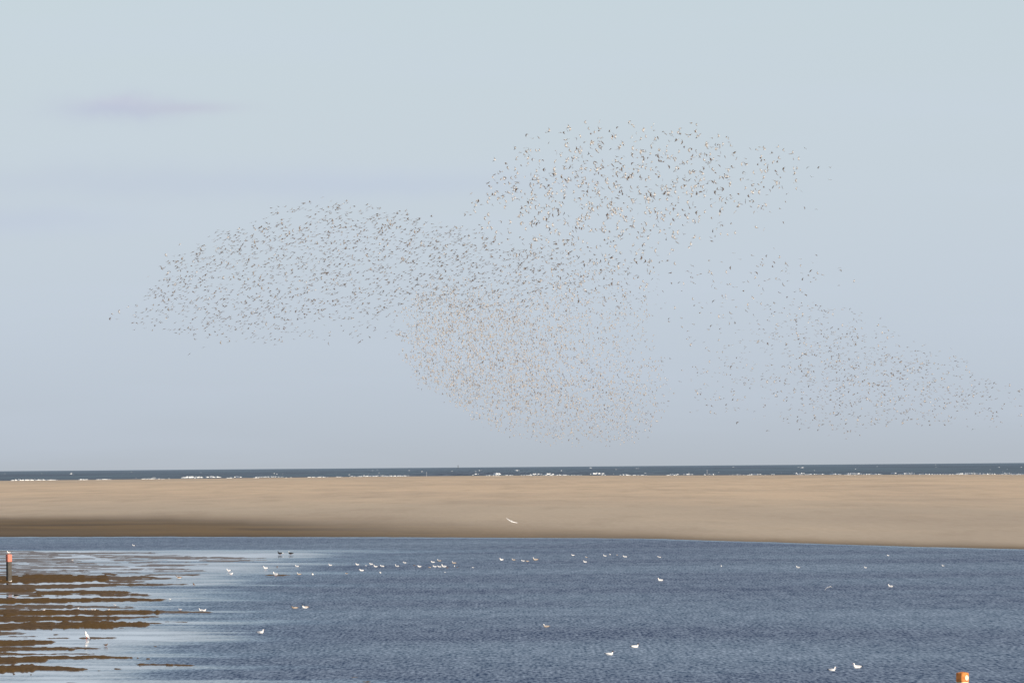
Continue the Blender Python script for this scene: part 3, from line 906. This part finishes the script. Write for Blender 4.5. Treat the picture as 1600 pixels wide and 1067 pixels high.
# ------------------------------------------------------------------ birds on and by the water
L_, R_ = 180, 0
top1 = Vector((p1.x, p1.y, H1 + 0.03))
put_bird('perched_gull', 0, 0, 'gull', 'white gull perched on the red topped post at the left edge', 200, 0.36, 'rest', True, base=top1)
put_bird('pale_bird', 16.0, 908.6, 'pale_wader', 'small pale bird at the foot of the red topped post', 10, 0.30, 'low', False, cat='bird', z=0.02)
put_bird('dark_wader', 1.2, 908.5, 'brown', 'dark bird on the mud at the very left edge beside the red topped post', 20, 0.26, 'low', True, cat='wader', z=0.02)
GR = 'gulls resting on the lagoon'
WB = [
    # name, px, py(waterline), kind, facing, size, pose, stand, cat, label
    ('swimming_gull', 209, 852.6, 'gull', L_, .38, 'rest', 0, 'gull', 'lone white gull swimming near the sandbar shore at far left'),
    ('wading_bird', 113, 875.8, 'pale_wader', R_, .22, 'low', 1, 'wader', 'tiny pale wader on the streaky mud right of the red topped post'),
    ('oystercatcher', 24.8, 934.4, 'pied', L_, .52, 'low', 1, 'wader', 'black backed wader with white belly on the mud below the red topped post'),
    ('pied_duck', 279.5, 902.8, 'wader', L_, .48, 'low', 0, 'duck', 'duck with brown back and bright white flank at the tip of the mud streaks'),
    ('wading_bird', 302.5, 915.0, 'brown', L_, .26, 'tall', 1, 'wader', 'small brown wader standing in pale shallow water right of the mud tips'),
    ('standing_gull', 135.2, 998.6, 'gull', 245, .44, 'tall', 1, 'gull', 'upright white gull standing on a thin mud strip at lower left'),
    ('wading_bird', 165.3, 1009.6, 'brown', R_, .24, 'low', 1, 'wader', 'small dark wader in the pale water right of the upright gull'),
    ('wading_bird', 68.5, 954.3, 'pale_wader', R_, .20, 'low', 1, 'wader', 'small pale wader at the pool edge in lower left mud, leftmost of its row'),
    ('wading_bird', 121.8, 951.0, 'pale_wader', R_, .17, 'low', 1, 'wader', 'tiny pale wader at the mud pool, second from the left of its row'),
    ('wading_bird', 133.8, 953.2, 'pale_wader', L_, .20, 'low', 1, 'wader', 'tiny pale wader at the mud pool, just left of the pair'),
    ('wading_bird', 144.4, 953.6, 'pale_wader', L_, .20, 'low', 1, 'wader', 'left one of the close pair of pale waders on the mud'),
    ('wading_bird', 147.8, 953.8, 'pale_wader', R_, .20, 'low', 1, 'wader', 'right one of the close pair of pale waders on the mud'),
    ('wading_bird', 169.6, 953.7, 'pale_wader', R_, .19, 'low', 1, 'wader', 'pale wader right of the close pair on the mud pool'),
    ('wading_bird', 179.6, 946.4, 'pale_wader', L_, .19, 'low', 1, 'wader', 'pale wader set higher on the mud than the others of its row'),
    ('wading_bird', 265.5, 937.0, 'pale_wader', L_, .18, 'low', 1, 'wader', 'tiny white bird off the pointed tip of a long mud bank'),
    ('wading_bird', 281.5, 953.8, 'pale_wader', L_, .24, 'low', 1, 'wader', 'small white bird on the thin mud line left of the pale pair'),
    ('swimming_gull', 314.2, 953.6, 'pale_wader', L_, .30, 'rest', 0, 'gull', 'greyish left bird of the pair off the long mud streak'),
    ('swimming_gull', 318.6, 954.0, 'gull', R_, .30, 'low', 0, 'gull', 'bright white right bird of the pair off the long mud streak'),
    ('wading_gull', 357.6, 893.6, 'darktail_gull', L_, .42, 'rest', 1, 'gull', 'grey and white gull wading, upper one of two at the lagoon shallows'),
    ('wading_gull', 361.0, 898.4, 'gull', R_, .36, 'low', 1, 'gull', 'white gull with brownish back, lower one of two at the lagoon shallows'),
    ('wading_gull', 415.2, 890.0, 'gull', L_, .46, 'rest', 1, 'gull', 'large bright gull wading left of the small brown wader'),
    ('wading_bird', 433.0, 886.4, 'brown', R_, .22, 'low', 1, 'wader', 'tiny brown wader in pale water between two white gulls'),
    ('oystercatcher', 437.8, 867.0, 'darkrear', L_, .56, 'rest', 1, 'wader', 'black and white wader, left one of two dark birds near the far shore'),
    ('oystercatcher', 454.5, 867.0, 'whitefront', L_, .54, 'rest', 1, 'wader', 'dark backed bird with white breast, right one of two near the far shore'),
    ('swimming_gull', 464.2, 885.2, 'gull', L_, .42, 'low', 0, 'gull', 'white gull on a pale lane of water above the two lower gulls'),
    ('standing_gull', 431.0, 900.4, 'gull', L_, .54, 'rest', 1, 'gull', 'biggest white gull standing on the small dark mud strip'),
    ('swimming_gull', 467.2, 897.8, 'whitehead', L_, .40, 'rest', 0, 'gull', 'gull with bright head and tan body right of the mud strip'),
    ('swimming_gull', 488.4, 898.2, 'hooded', 262, .44, 'rest', 0, 'gull', 'dark capped white bird facing the viewer right of the mud strip'),
    ('swimming_gull', 516.3, 883.4, 'darktail_gull', L_, .36, 'rest', 0, 'gull', 'lone small gull between the mud strip birds and the gull raft'),
    ('wading_bird', 541.3, 896.2, 'wader', L_, .26, 'low', 0, 'wader', 'small bird with dark back and white belly left below the gull raft'),
    ('swimming_gull', 558.5, 882.6, 'gull', L_, .38, 'rest', 0, 'gull', 'gull at the left end of the gull raft, above the lower gull'),
    ('swimming_bird', 572.0, 883.8, 'pale_wader', L_, .16, 'low', 0, 'bird', 'tiny white speck of a bird in the left part of the gull raft'),
    ('swimming_gull', 580.0, 881.8, 'gull', L_, .40, 'low', 0, 'gull', 'plump white gull just right of the tiny speck in the raft'),
    ('swimming_gull', 587.0, 885.6, 'darktail_gull', L_, .40, 'rest', 0, 'gull', 'gull with tan underside touching the plump one from below'),
    ('swimming_gull', 597.2, 885.2, 'gull', L_, .44, 'low', 0, 'gull', 'long white gull right of the tan gull in the raft'),
    ('swimming_gull', 565.0, 891.8, 'gull', L_, .46, 'low', 0, 'gull', 'large white gull below the left end of the raft'),
    ('swimming_gull', 594.2, 895.2, 'gull', 235, .34, 'low', 0, 'gull', 'small round white gull alone below the raft'),
    ('swimming_gull', 620.6, 885.2, 'darktail_gull', L_, .44, 'rest', 0, 'gull', 'gull with raised bright head left of the highest plump gull'),
    ('swimming_gull', 632.4, 879.6, 'gull', L_, .38, 'low', 0, 'gull', 'plump white gull set apart above the middle of the raft'),
    ('swimming_bird', 647.4, 883.6, 'brown', L_, .22, 'low', 0, 'bird', 'small dark bird left of a bright gull in the raft'),
    ('swimming_gull', 655.4, 885.6, 'gull', L_, .42, 'low', 0, 'gull', 'bright gull just right of the small dark bird'),
    ('swimming_bird', 671.2, 886.8, 'duck', L_, .28, 'low', 0, 'bird', 'faint tan bird left of the tight row of gulls'),
    ('swimming_gull', 676.4, 878.8, 'gull', L_, .42, 'low', 0, 'gull', 'white gull above the tight row, left of the white headed bird'),
    ('swimming_gull', 686.4, 876.8, 'whitehead', L_, .42, 'rest', 0, 'gull', 'tan bird with a white head, highest of the tight cluster'),
    ('swimming_gull', 679.2, 885.6, 'gull', L_, .40, 'low', 0, 'gull', 'left gull of the tight row of three'),
    ('swimming_gull', 686.6, 885.9, 'gull', L_, .40, 'low', 0, 'gull', 'middle gull of the tight row of three'),
    ('swimming_gull', 694.0, 885.8, 'gull', L_, .52, 'rest', 0, 'gull', 'large right gull of the tight row of three'),
    ('swimming_bird', 698.8, 887.2, 'brown', R_, .22, 'low', 0, 'bird', 'small dark bird touching the large right gull of the row'),
    ('swimming_gull', 709.4, 880.2, 'whitehead', L_, .42, 'rest', 0, 'gull', 'tan bird with white head right of the tight cluster'),
    ('swimming_gull', 709.6, 885.0, 'gull', 262, .32, 'low', 0, 'gull', 'round white bird just below a white headed tan bird'),
    ('swimming_bird', 714.6, 886.4, 'brown', R_, .16, 'low', 0, 'bird', 'tiny dark bird at the right end of the cluster'),
    ('swimming_bird', 739.0, 886.8, 'pale_wader', L_, .20, 'low', 0, 'bird', 'tiny white bird alone right of the raft'),
    ('swimming_bird', 695.2, 894.2, 'pale_wader', L_, .14, 'low', 0, 'bird', 'tiny pale speck alone below the tight row of gulls'),
    ('swimming_gull', 783.8, 875.0, 'gull', L_, .44, 'rest', 0, 'gull', 'bright gull with raised head at the left of the middle group'),
    ('swimming_gull', 802.6, 875.2, 'whitehead', L_, .36, 'rest', 0, 'gull', 'greyish gull with dark tail, second of the middle group'),
    ('swimming_gull', 817.2, 876.8, 'gull', L_, .40, 'low', 0, 'gull', 'flat white gull left of the dark headed duck'),
    ('swimming_duck', 823.8, 877.2, 'duck', L_, .34, 'low', 0, 'duck', 'small tan duck with dark head behind the flat white gull'),
    ('swimming_gull', 836.6, 875.2, 'whitehead', L_, .56, 'rest', 0, 'gull', 'long tan bird with white rear at the right of the middle group'),
    ('swimming_gull', 895.2, 867.8, 'gull', L_, .36, 'low', 0, 'gull', 'plump gull far out, above a small pair'),
    ('swimming_bird', 916.2, 870.8, 'whitehead', L_, .24, 'rest', 0, 'bird', 'faint small upper bird of a pair right of the middle'),
    ('swimming_gull', 914.4, 878.4, 'gull', L_, .38, 'rest', 0, 'gull', 'white lower bird of a pair right of the middle'),
    ('swimming_gull', 945.4, 869.0, 'gull', L_, .38, 'rest', 0, 'gull', 'white gull at the left of the far row of four'),
    ('swimming_gull', 953.2, 866.8, 'gull', 240, .30, 'low', 0, 'gull', 'round white gull, second of the far row of four'),
    ('swimming_bird', 964.0, 867.2, 'whitehead', L_, .20, 'low', 0, 'bird', 'tiny pale bird, third of the far row of four'),
    ('swimming_gull', 976.6, 870.4, 'gull', L_, .48, 'low', 0, 'gull', 'largest gull at the right of the far row of four'),
    ('swimming_gull', 1030.2, 871.0, 'gull', L_, .42, 'low', 0, 'gull', 'lone white gull in the far water, straight above another lone gull'),
    ('swimming_gull', 1032.0, 907.2, 'gull', L_, .46, 'rest', 0, 'gull', 'lone gull with upright neck in open water right of the middle'),
    ('swimming_gull', 1127.0, 884.8, 'darktail_gull', 235, .26, 'rest', 0, 'gull', 'tiny lone gull in open water between two larger lone gulls'),
    ('swimming_gull', 1247.2, 887.0, 'gull', L_, .38, 'rest', 0, 'gull', 'lone white gull above and left of the flying gull'),
    ('swimming_gull', 1387.6, 868.0, 'gull', L_, .26, 'low', 0, 'gull', 'small round gull nearest the sandbar on the right'),
    ('swimming_gull', 1352.4, 887.0, 'darktail_gull', L_, .26, 'rest', 0, 'gull', 'small slim gull right of the flying gull'),
    ('swimming_gull', 1473.6, 884.2, 'gull', L_, .26, 'rest', 0, 'gull', 'rightmost small gull out on the open water'),
    ('swimming_gull', 1391.8, 916.8, 'gull', L_, .42, 'rest', 0, 'gull', 'white gull level with the flying gull, to its right'),
    ('swimming_duck', 460.2, 950.6, 'duck', L_, .44, 'low', 0, 'duck', 'brown headed duck, left one of the duck pair'),
    ('swimming_duck', 476.8, 949.8, 'drake', L_, .46, 'rest', 0, 'duck', 'black headed white breasted drake, right one of the duck pair'),
    ('swimming_gull', 406.8, 989.0, 'gull', R_, .42, 'rest', 0, 'gull', 'large white gull facing right in the lower left water'),
    ('swimming_gull', 853.6, 979.6, 'whitehead', L_, .36, 'rest', 0, 'gull', 'gull with upright white neck and dark nape in the lower middle'),
    ('swimming_gull', 952.2, 1023.0, 'hooded', R_, .41, 'rest', 0, 'gull', 'white bird with black head facing right, lower of two'),
    ('swimming_gull', 991.8, 1011.2, 'hooded', R_, .41, 'rest', 0, 'gull', 'white bird with black head facing right, upper of two'),
    ('swimming_gull', 1300.0, 1047.4, 'darktail_gull', R_, .34, 'rest', 0, 'gull', 'white bird with dark rump, left of two at the lower right'),
    ('swimming_gull', 1339.8, 1043.2, 'gull', L_, .42, 'rest', 0, 'gull', 'bright gull with dark tail and stretched neck, right of two at lower right'),
]
rb = random.Random(3)
for (nm, px, py, kind, face, size, pose, st, cat, lab) in WB:
    put_bird(nm, px, py, kind, lab, face + rb.uniform(-22, 22), size, pose, bool(st), cat=cat, group=GR if nm == 'swimming_gull' else None,
             z=0.03 if st and px < 270 and not 100 < px < 167 else 0.0)

# two gulls on the wing
GM = (M_WHITE, M_PALE, M_WHITE, M_WHITE, M_WHITE)


def lone_flyer(px, py, dist, span, phase, bend, rot, label, tipdark=False):
    mats = (M_WHITE, M_WHITE, M_WHITE, M_WHITE, M_BLACK if tipdark else M_WHITE)
    me = flying_mesh(R(phase), R(bend), mats, span, span * .36)
    me.name = 'flying_gull'
    o = bpy.data.objects.new('flying_gull', me)
    COL.objects.link(o)
    o.location = at(px, py, dist)
    o.rotation_mode = 'XYZ'
    o.rotation_euler = tuple(R(a) for a in rot)
    setp(o, label, 'gull')


# heading 90 = away from the camera; x rotation first = roll about the body
lone_flyer(799.4, 814.0, 1000.0, 1.42, 4, 6, (-25, 24, -97), 'white gull gliding on outstretched wings low over the sandbar')
lone_flyer(1294.0, 917.0, 560.0, 0.80, -6, 62, (20, 0, -70), 'flying gull with drooped wings skimming the open water on the right', True)

# ------------------------------------------------------------------ the flock
M_UNDER = plain('pale_buff_underwing', (0.43, 0.37, 0.32), 0.85, 0.05, 0.08)
M_WINGL = plain('light_grey_wing', (0.20, 0.158, 0.135), 0.85, 0.05, 0.1)  # lighter wing tone for the left, middle and far birds
WADER = (M_WHITE, M_GREY, M_WINGG, M_UNDER, M_WINGG)
VARS = [flying_mesh(R(p), R(b), WADER, 0.50, 0.26) for (p, b) in ((8, 6), (28, 20), (-14, -10), (46, 30), (-30, 5), (18, 38), (2, 26))]


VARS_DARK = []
for me in VARS:                                   # shaded side put into the colour: belly in the same grey as the wings
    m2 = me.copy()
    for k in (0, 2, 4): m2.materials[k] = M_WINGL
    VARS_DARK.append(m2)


def inside(poly, x, y):
    c = np.zeros(x.shape, bool)
    n = len(poly)
    for i in range(n):
        x0, y0 = poly[i]; x1, y1 = poly[(i + 1) % n]
        cond = ((y0 > y) != (y1 > y)) & (x < (x1 - x0) * (y - y0) / (y1 - y0 + 1e-9) + x0)
        c ^= cond
    return c


rg = np.random.default_rng(11)


def scatter(n, poly, blobs, seed, clump=0.55, feather=7.0, scale=11.0):
    """n points inside a wavy outline, denser in the blobs (x, y, rx, ry, weight), clumped into strings"""
    P_ = np.array(poly, float)
    lo, hi = P_.min(0) - 20, P_.max(0) + 20
    out = np.zeros((0, 2))
    while len(out) < n:
        q = rg.uniform(lo, hi, (n * 4, 2))
        j = q + rg.normal(0, feather, q.shape)
        ok = inside(poly, j[:, 0], j[:, 1])
        d = np.full(len(q), 0.0)
        for (bx, by, rx, ry, wt) in blobs:
            d += wt * np.exp(-(((q[:, 0] - bx) / rx) ** 2 + ((q[:, 1] - by) / ry) ** 2))
        nz = fbm((q[:, 0] + q[:, 1] * .6) / scale, q[:, 1] / (scale * .55), seed, 3)
        d *= np.clip(1 - clump + clump * (nz - 0.34) * 4.2, 0.02, 3)
        keep_ = ok & (rg.uniform(0, 1.5, len(q)) < d)
        out = np.concatenate([out, q[keep_]])
    return out[:n]


FLOCKS = []
# left wing
A = scatter(3300, [(203, 512), (214, 478), (238, 448), (262, 404), (300, 392), (345, 362), (400, 345), (432, 322), (478, 314), (520, 306), (552, 318), (625, 332),
                   (680, 345), (740, 362), (795, 382), (860, 384), (905, 412), (890, 445), (830, 478), (760, 495), (700, 500), (650, 488), (615, 530), (545, 540),
                   (440, 540), (330, 532), (250, 524)],
            [(450, 400, 200, 75, 1.1), (640, 410, 140, 60, 1.8), (740, 420, 120, 60, 1.7), (310, 450, 150, 80, 1.1), (480, 490, 230, 50, .5), (560, 360, 120, 40, .7)], 1, clump=.45, feather=4)
FLOCKS.append(('left', A))
# upper right
B = scatter(1250, [(722, 350), (738, 305), (772, 262), (812, 214), (880, 196), (940, 190), (978, 183), (1040, 194), (1100, 202), (1150, 222), (1240, 228), (1262, 262),
                   (1235, 315), (1200, 372), (1130, 385), (1060, 412), (960, 432), (880, 405), (800, 372)],
            [(950, 290, 150, 75, 1.2), (880, 320, 90, 80, .5), (1080, 260, 110, 70, .7), (1180, 260, 80, 70, .35), (790, 305, 55, 60, .6), (960, 370, 110, 50, .6), (900, 260, 60, 50, .3)], 2,
            clump=.65)
FLOCKS.append(('upper', B))
B2 = scatter(320, [(780, 375), (860, 370), (1000, 405), (1030, 430), (1010, 475), (930, 480), (850, 470), (790, 450)],
             [(870, 410, 80, 40, 1.0), (960, 450, 90, 40, .7)], 3)
FLOCKS.append(('bridge', B2))
# lower middle
Cc = scatter(7600, [(622, 522), (632, 480), (650, 452), (700, 430), (790, 440), (860, 445), (940, 450), (1015, 460), (1020, 520), (1040, 560), (1048, 610), (1030, 665), (985, 692),
                    (900, 692), (850, 690), (790, 678), (740, 655), (700, 618), (655, 602), (636, 575)],
             [(735, 545, 88, 60, 2.3), (690, 510, 55, 35, 1.0), (820, 560, 110, 70, 1.0), (760, 600, 90, 45, .7), (860, 500, 90, 40, .5), (700, 455, 70, 30, .5), (950, 490, 60, 40, .15), (880, 645, 120, 50, 1.0),
              (980, 610, 60, 90, .5)], 4, clump=.4, feather=5, scale=8)
FLOCKS.append(('middle', Cc))
# right
D = scatter(1800, [(1062, 622), (1072, 575), (1130, 540), (1150, 500), (1195, 468), (1270, 462), (1345, 482), (1395, 518), (1500, 552), (1560, 590), (1620, 612),
                   (1625, 668), (1500, 672), (1400, 664), (1325, 684), (1210, 662), (1080, 642)],
            [(1300, 560, 120, 60, 1.2), (1400, 600, 130, 50, 1.0), (1260, 500, 70, 40, .6), (1150, 600, 100, 45, .4), (1500, 620, 120, 45, .5), (1300, 650, 160, 25, .4)], 5)
FLOCKS.append(('right', D))
# loose birds between the flocks
E = scatter(150, [(1000, 395), (1060, 400), (1140, 395), (1270, 400), (1330, 430), (1330, 470), (1190, 480), (1130, 540), (1050, 560), (1030, 480)],
            [(1210, 430, 100, 35, 1.0), (1080, 450, 80, 90, .45), (1150, 500, 60, 50, .5)], 6)
FLOCKS.append(('loose', E))
G = scatter(300, [(800, 395), (900, 395), (1025, 425), (1030, 500), (960, 520), (850, 500), (780, 450)], [(920, 455, 120, 50, 1.0)], 7)
FLOCKS.append(('far', G))
O = np.array([(175, 490), (186, 487), (172, 498), (183, 499), (200, 480), (232, 432), (259, 398), (281, 382), (1258, 232), (1298, 262), (1262, 262), (1279, 262),
              (1268, 277), (1297, 281), (1252, 299), (1257, 325), (1276, 327), (1224, 347), (1203, 331), (1312, 418), (1311, 446), (1313, 422), (1297, 548),
              (296, 553), (318, 543), (1041, 600), (1047, 561), (1018, 548), (1062, 596), (1388, 516), (1395, 526), (1541, 595), (1592, 610), (1594, 634), (1558, 650),
              (1323, 685), (1320, 676), (1152, 660), (1117, 646), (1079, 644)], float)
FLOCKS.append(('outlier', O))

ORI = {  # distance range, heading mean/spread, roll mean/spread, pitch spread, pose weights
    'left': ((900, 1200), 75, 32, -19, 13, 10, (4, 3, 3, 1, 1, 2, 3)),
    'upper': ((860, 1150), 150, 70, 20, 45, 18, (1, 2, 2, 3, 3, 3, 2)),
    'bridge': ((950, 1350), 120, 60, 15, 35, 15, (2, 2, 2, 2, 2, 2, 2)),
    'middle': ((1550, 2150), 130, 90, 10, 50, 20, (1, 2, 2, 2, 2, 2, 2)),
    'right': ((1150, 1650), 100, 45, -6, 22, 12, (2, 1, 3, 1, 2, 3, 3)),
    'far': ((1500, 2100), 80, 30, 10, 30, 12, (4, 2, 3, 1, 1, 2, 3)),
    'loose': ((1000, 1400), 120, 60, 0, 35, 15, (2, 1, 2, 2, 2, 3, 2)),
    'outlier': ((950, 1150), 110, 50, 5, 30, 12, (2, 1, 2, 1, 2, 3, 2)),
}
GLINT = {'left': .02, 'upper': .24, 'bridge': .10, 'middle': .46, 'right': .05, 'far': .05, 'loose': .15, 'outlier': .1}
birds = []
for (nm, pts) in FLOCKS:
    (d0, d1_), hm, hs, rm, rs, ps, wts = ORI[nm]
    for (x, y) in pts:
        dist = rg.uniform(d0, d1_)
        if nm == 'left': dist = d0 + (d1_ - d0) * min(1, max(0, (y - 300) / 240 * .6 + rg.uniform(0, .4)))
        if nm == 'middle': dist = rg.uniform(d0, d1_) + max(0, y - 600) * 2
        sp = rg.normal(1.0, .06)
        sgn = 1 if rg.random() < 0.85 else -1
        ori = (rg.normal(rm, rs), rg.normal(0, ps), rg.normal(hm, hs) if sgn > 0 else rg.uniform(0, 360))
        if rg.random() < GLINT[nm]:          # banked so that the pale underside meets the sun
            ori = (-68 + rg.normal(0, 16), rg.normal(0, 15), rg.normal(10, 25)) if rg.random() < .5 else (68 + rg.normal(0, 16), rg.normal(0, 15), 180 + rg.normal(10, 25))
        v = int(rg.choice(7, p=np.array(wts) / sum(wts)))
        birds.append((nm, x, y, dist, sp, ori, v, sp / dist))
order = sorted(range(len(birds)), key=lambda i: -birds[i][7])
outl = [i for i in order if birds[i][0] == 'outlier']
rest_i = [i for i in order if birds[i][0] != 'outlier']
chosen = outl + rest_i[:300 - len(outl)]
chs = set(chosen)


def vert(y, a, b, c):
    return ', top' if y < a else ', upper half' if y < b else ', lower half' if y < c else ', bottom'


def where(nm, x, y):
    if nm == 'left':
        return ('left wing, pointed tip' if x < 330 else 'left wing, middle stretch' if x < 600 else 'left wing, inner end') + vert(y, 330, 380, 440)
    if nm == 'upper':
        return ('upper lobe, left side' if x < 860 else 'upper lobe, left centre' if x < 950 else 'upper lobe, right centre' if x < 1060 else 'upper lobe, thin right end') + vert(y, 230, 280, 340)
    if nm == 'outlier':
        if x < 330: return 'open sky off the left tip'
        if x > 1180 and y < 360: return 'open sky right of the upper lobe'
        if x > 1480: return 'open sky off the far right tail'
        if y < 560 and x > 1180: return 'open sky between upper and right lobes'
        return 'open sky under the right lobe'
    if nm == 'bridge': return 'bridge between upper and lower lobes'
    if nm == 'right': return 'right hand lobe'
    return 'gap between upper and right lobes'


POSE_W = ['with flat wings', 'with lifted wings', 'with wings held low', 'with wings raised high', 'on a full downstroke', 'with arched wings', 'with bowed wings']
for i in chosen:
    nm, x, y, dist, sp, ori, v, _ = birds[i]
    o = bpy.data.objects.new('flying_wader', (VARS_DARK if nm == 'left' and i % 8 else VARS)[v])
    COL.objects.link(o)
    o.location = at(x, y, dist)
    o.scale = (sp,) * 3
    o.rotation_euler = tuple(R(a) for a in ori)
    loc_ = where(nm, x, y)
    setp(o, 'wader ' + POSE_W[v] + ' in the ' + loc_, 'wader', 'waders flying ' + POSE_W[v] + ' in the ' + loc_)

# the remaining thousands joined
geo_v = []
for me in VARS:
    co = np.empty(len(me.vertices) * 3, np.float32)
    me.vertices.foreach_get('co', co)
    me.calc_loop_triangles()
    tri = np.empty(len(me.loop_triangles) * 3, np.int32)
    me.loop_triangles.foreach_get('vertices', tri)
    mi = np.empty(len(me.loop_triangles), np.int32)
    me.loop_triangles.foreach_get('material_index', mi)
    geo_v.append((co.reshape(-1, 3), tri.reshape(-1, 3), mi))
VV, TT, MM, off = [], [], [], 0
from mathutils import Euler
for i, b_ in enumerate(birds):
    if i in chs: continue
    nm, x, y, dist, sp, ori, v, _ = b_
    co, tri, mi = geo_v[v]
    rm_ = np.array(Euler(tuple(R(a) for a in ori)).to_matrix())
    VV.append(co @ rm_.T * sp + np.array(at(x, y, dist)))
    TT.append(tri + off); MM.append(np.where(np.isin(mi, (0, 2, 4)), 5, mi) if nm == 'left' and i % 8 else np.where(np.isin(mi, (2, 4)), 5, mi) if nm in ('middle', 'far') else mi)  # left birds get the shaded grey bellies here too
    off += len(co)
fl = mesh_obj('wader_flock', np.concatenate(VV), np.concatenate(TT), list(WADER) + [M_WINGL], np.concatenate(MM))
setp(fl, 'swirling cloud of thousands of small waders over the sandbar', 'flock', kind='stuff')
print('birds', len(birds))
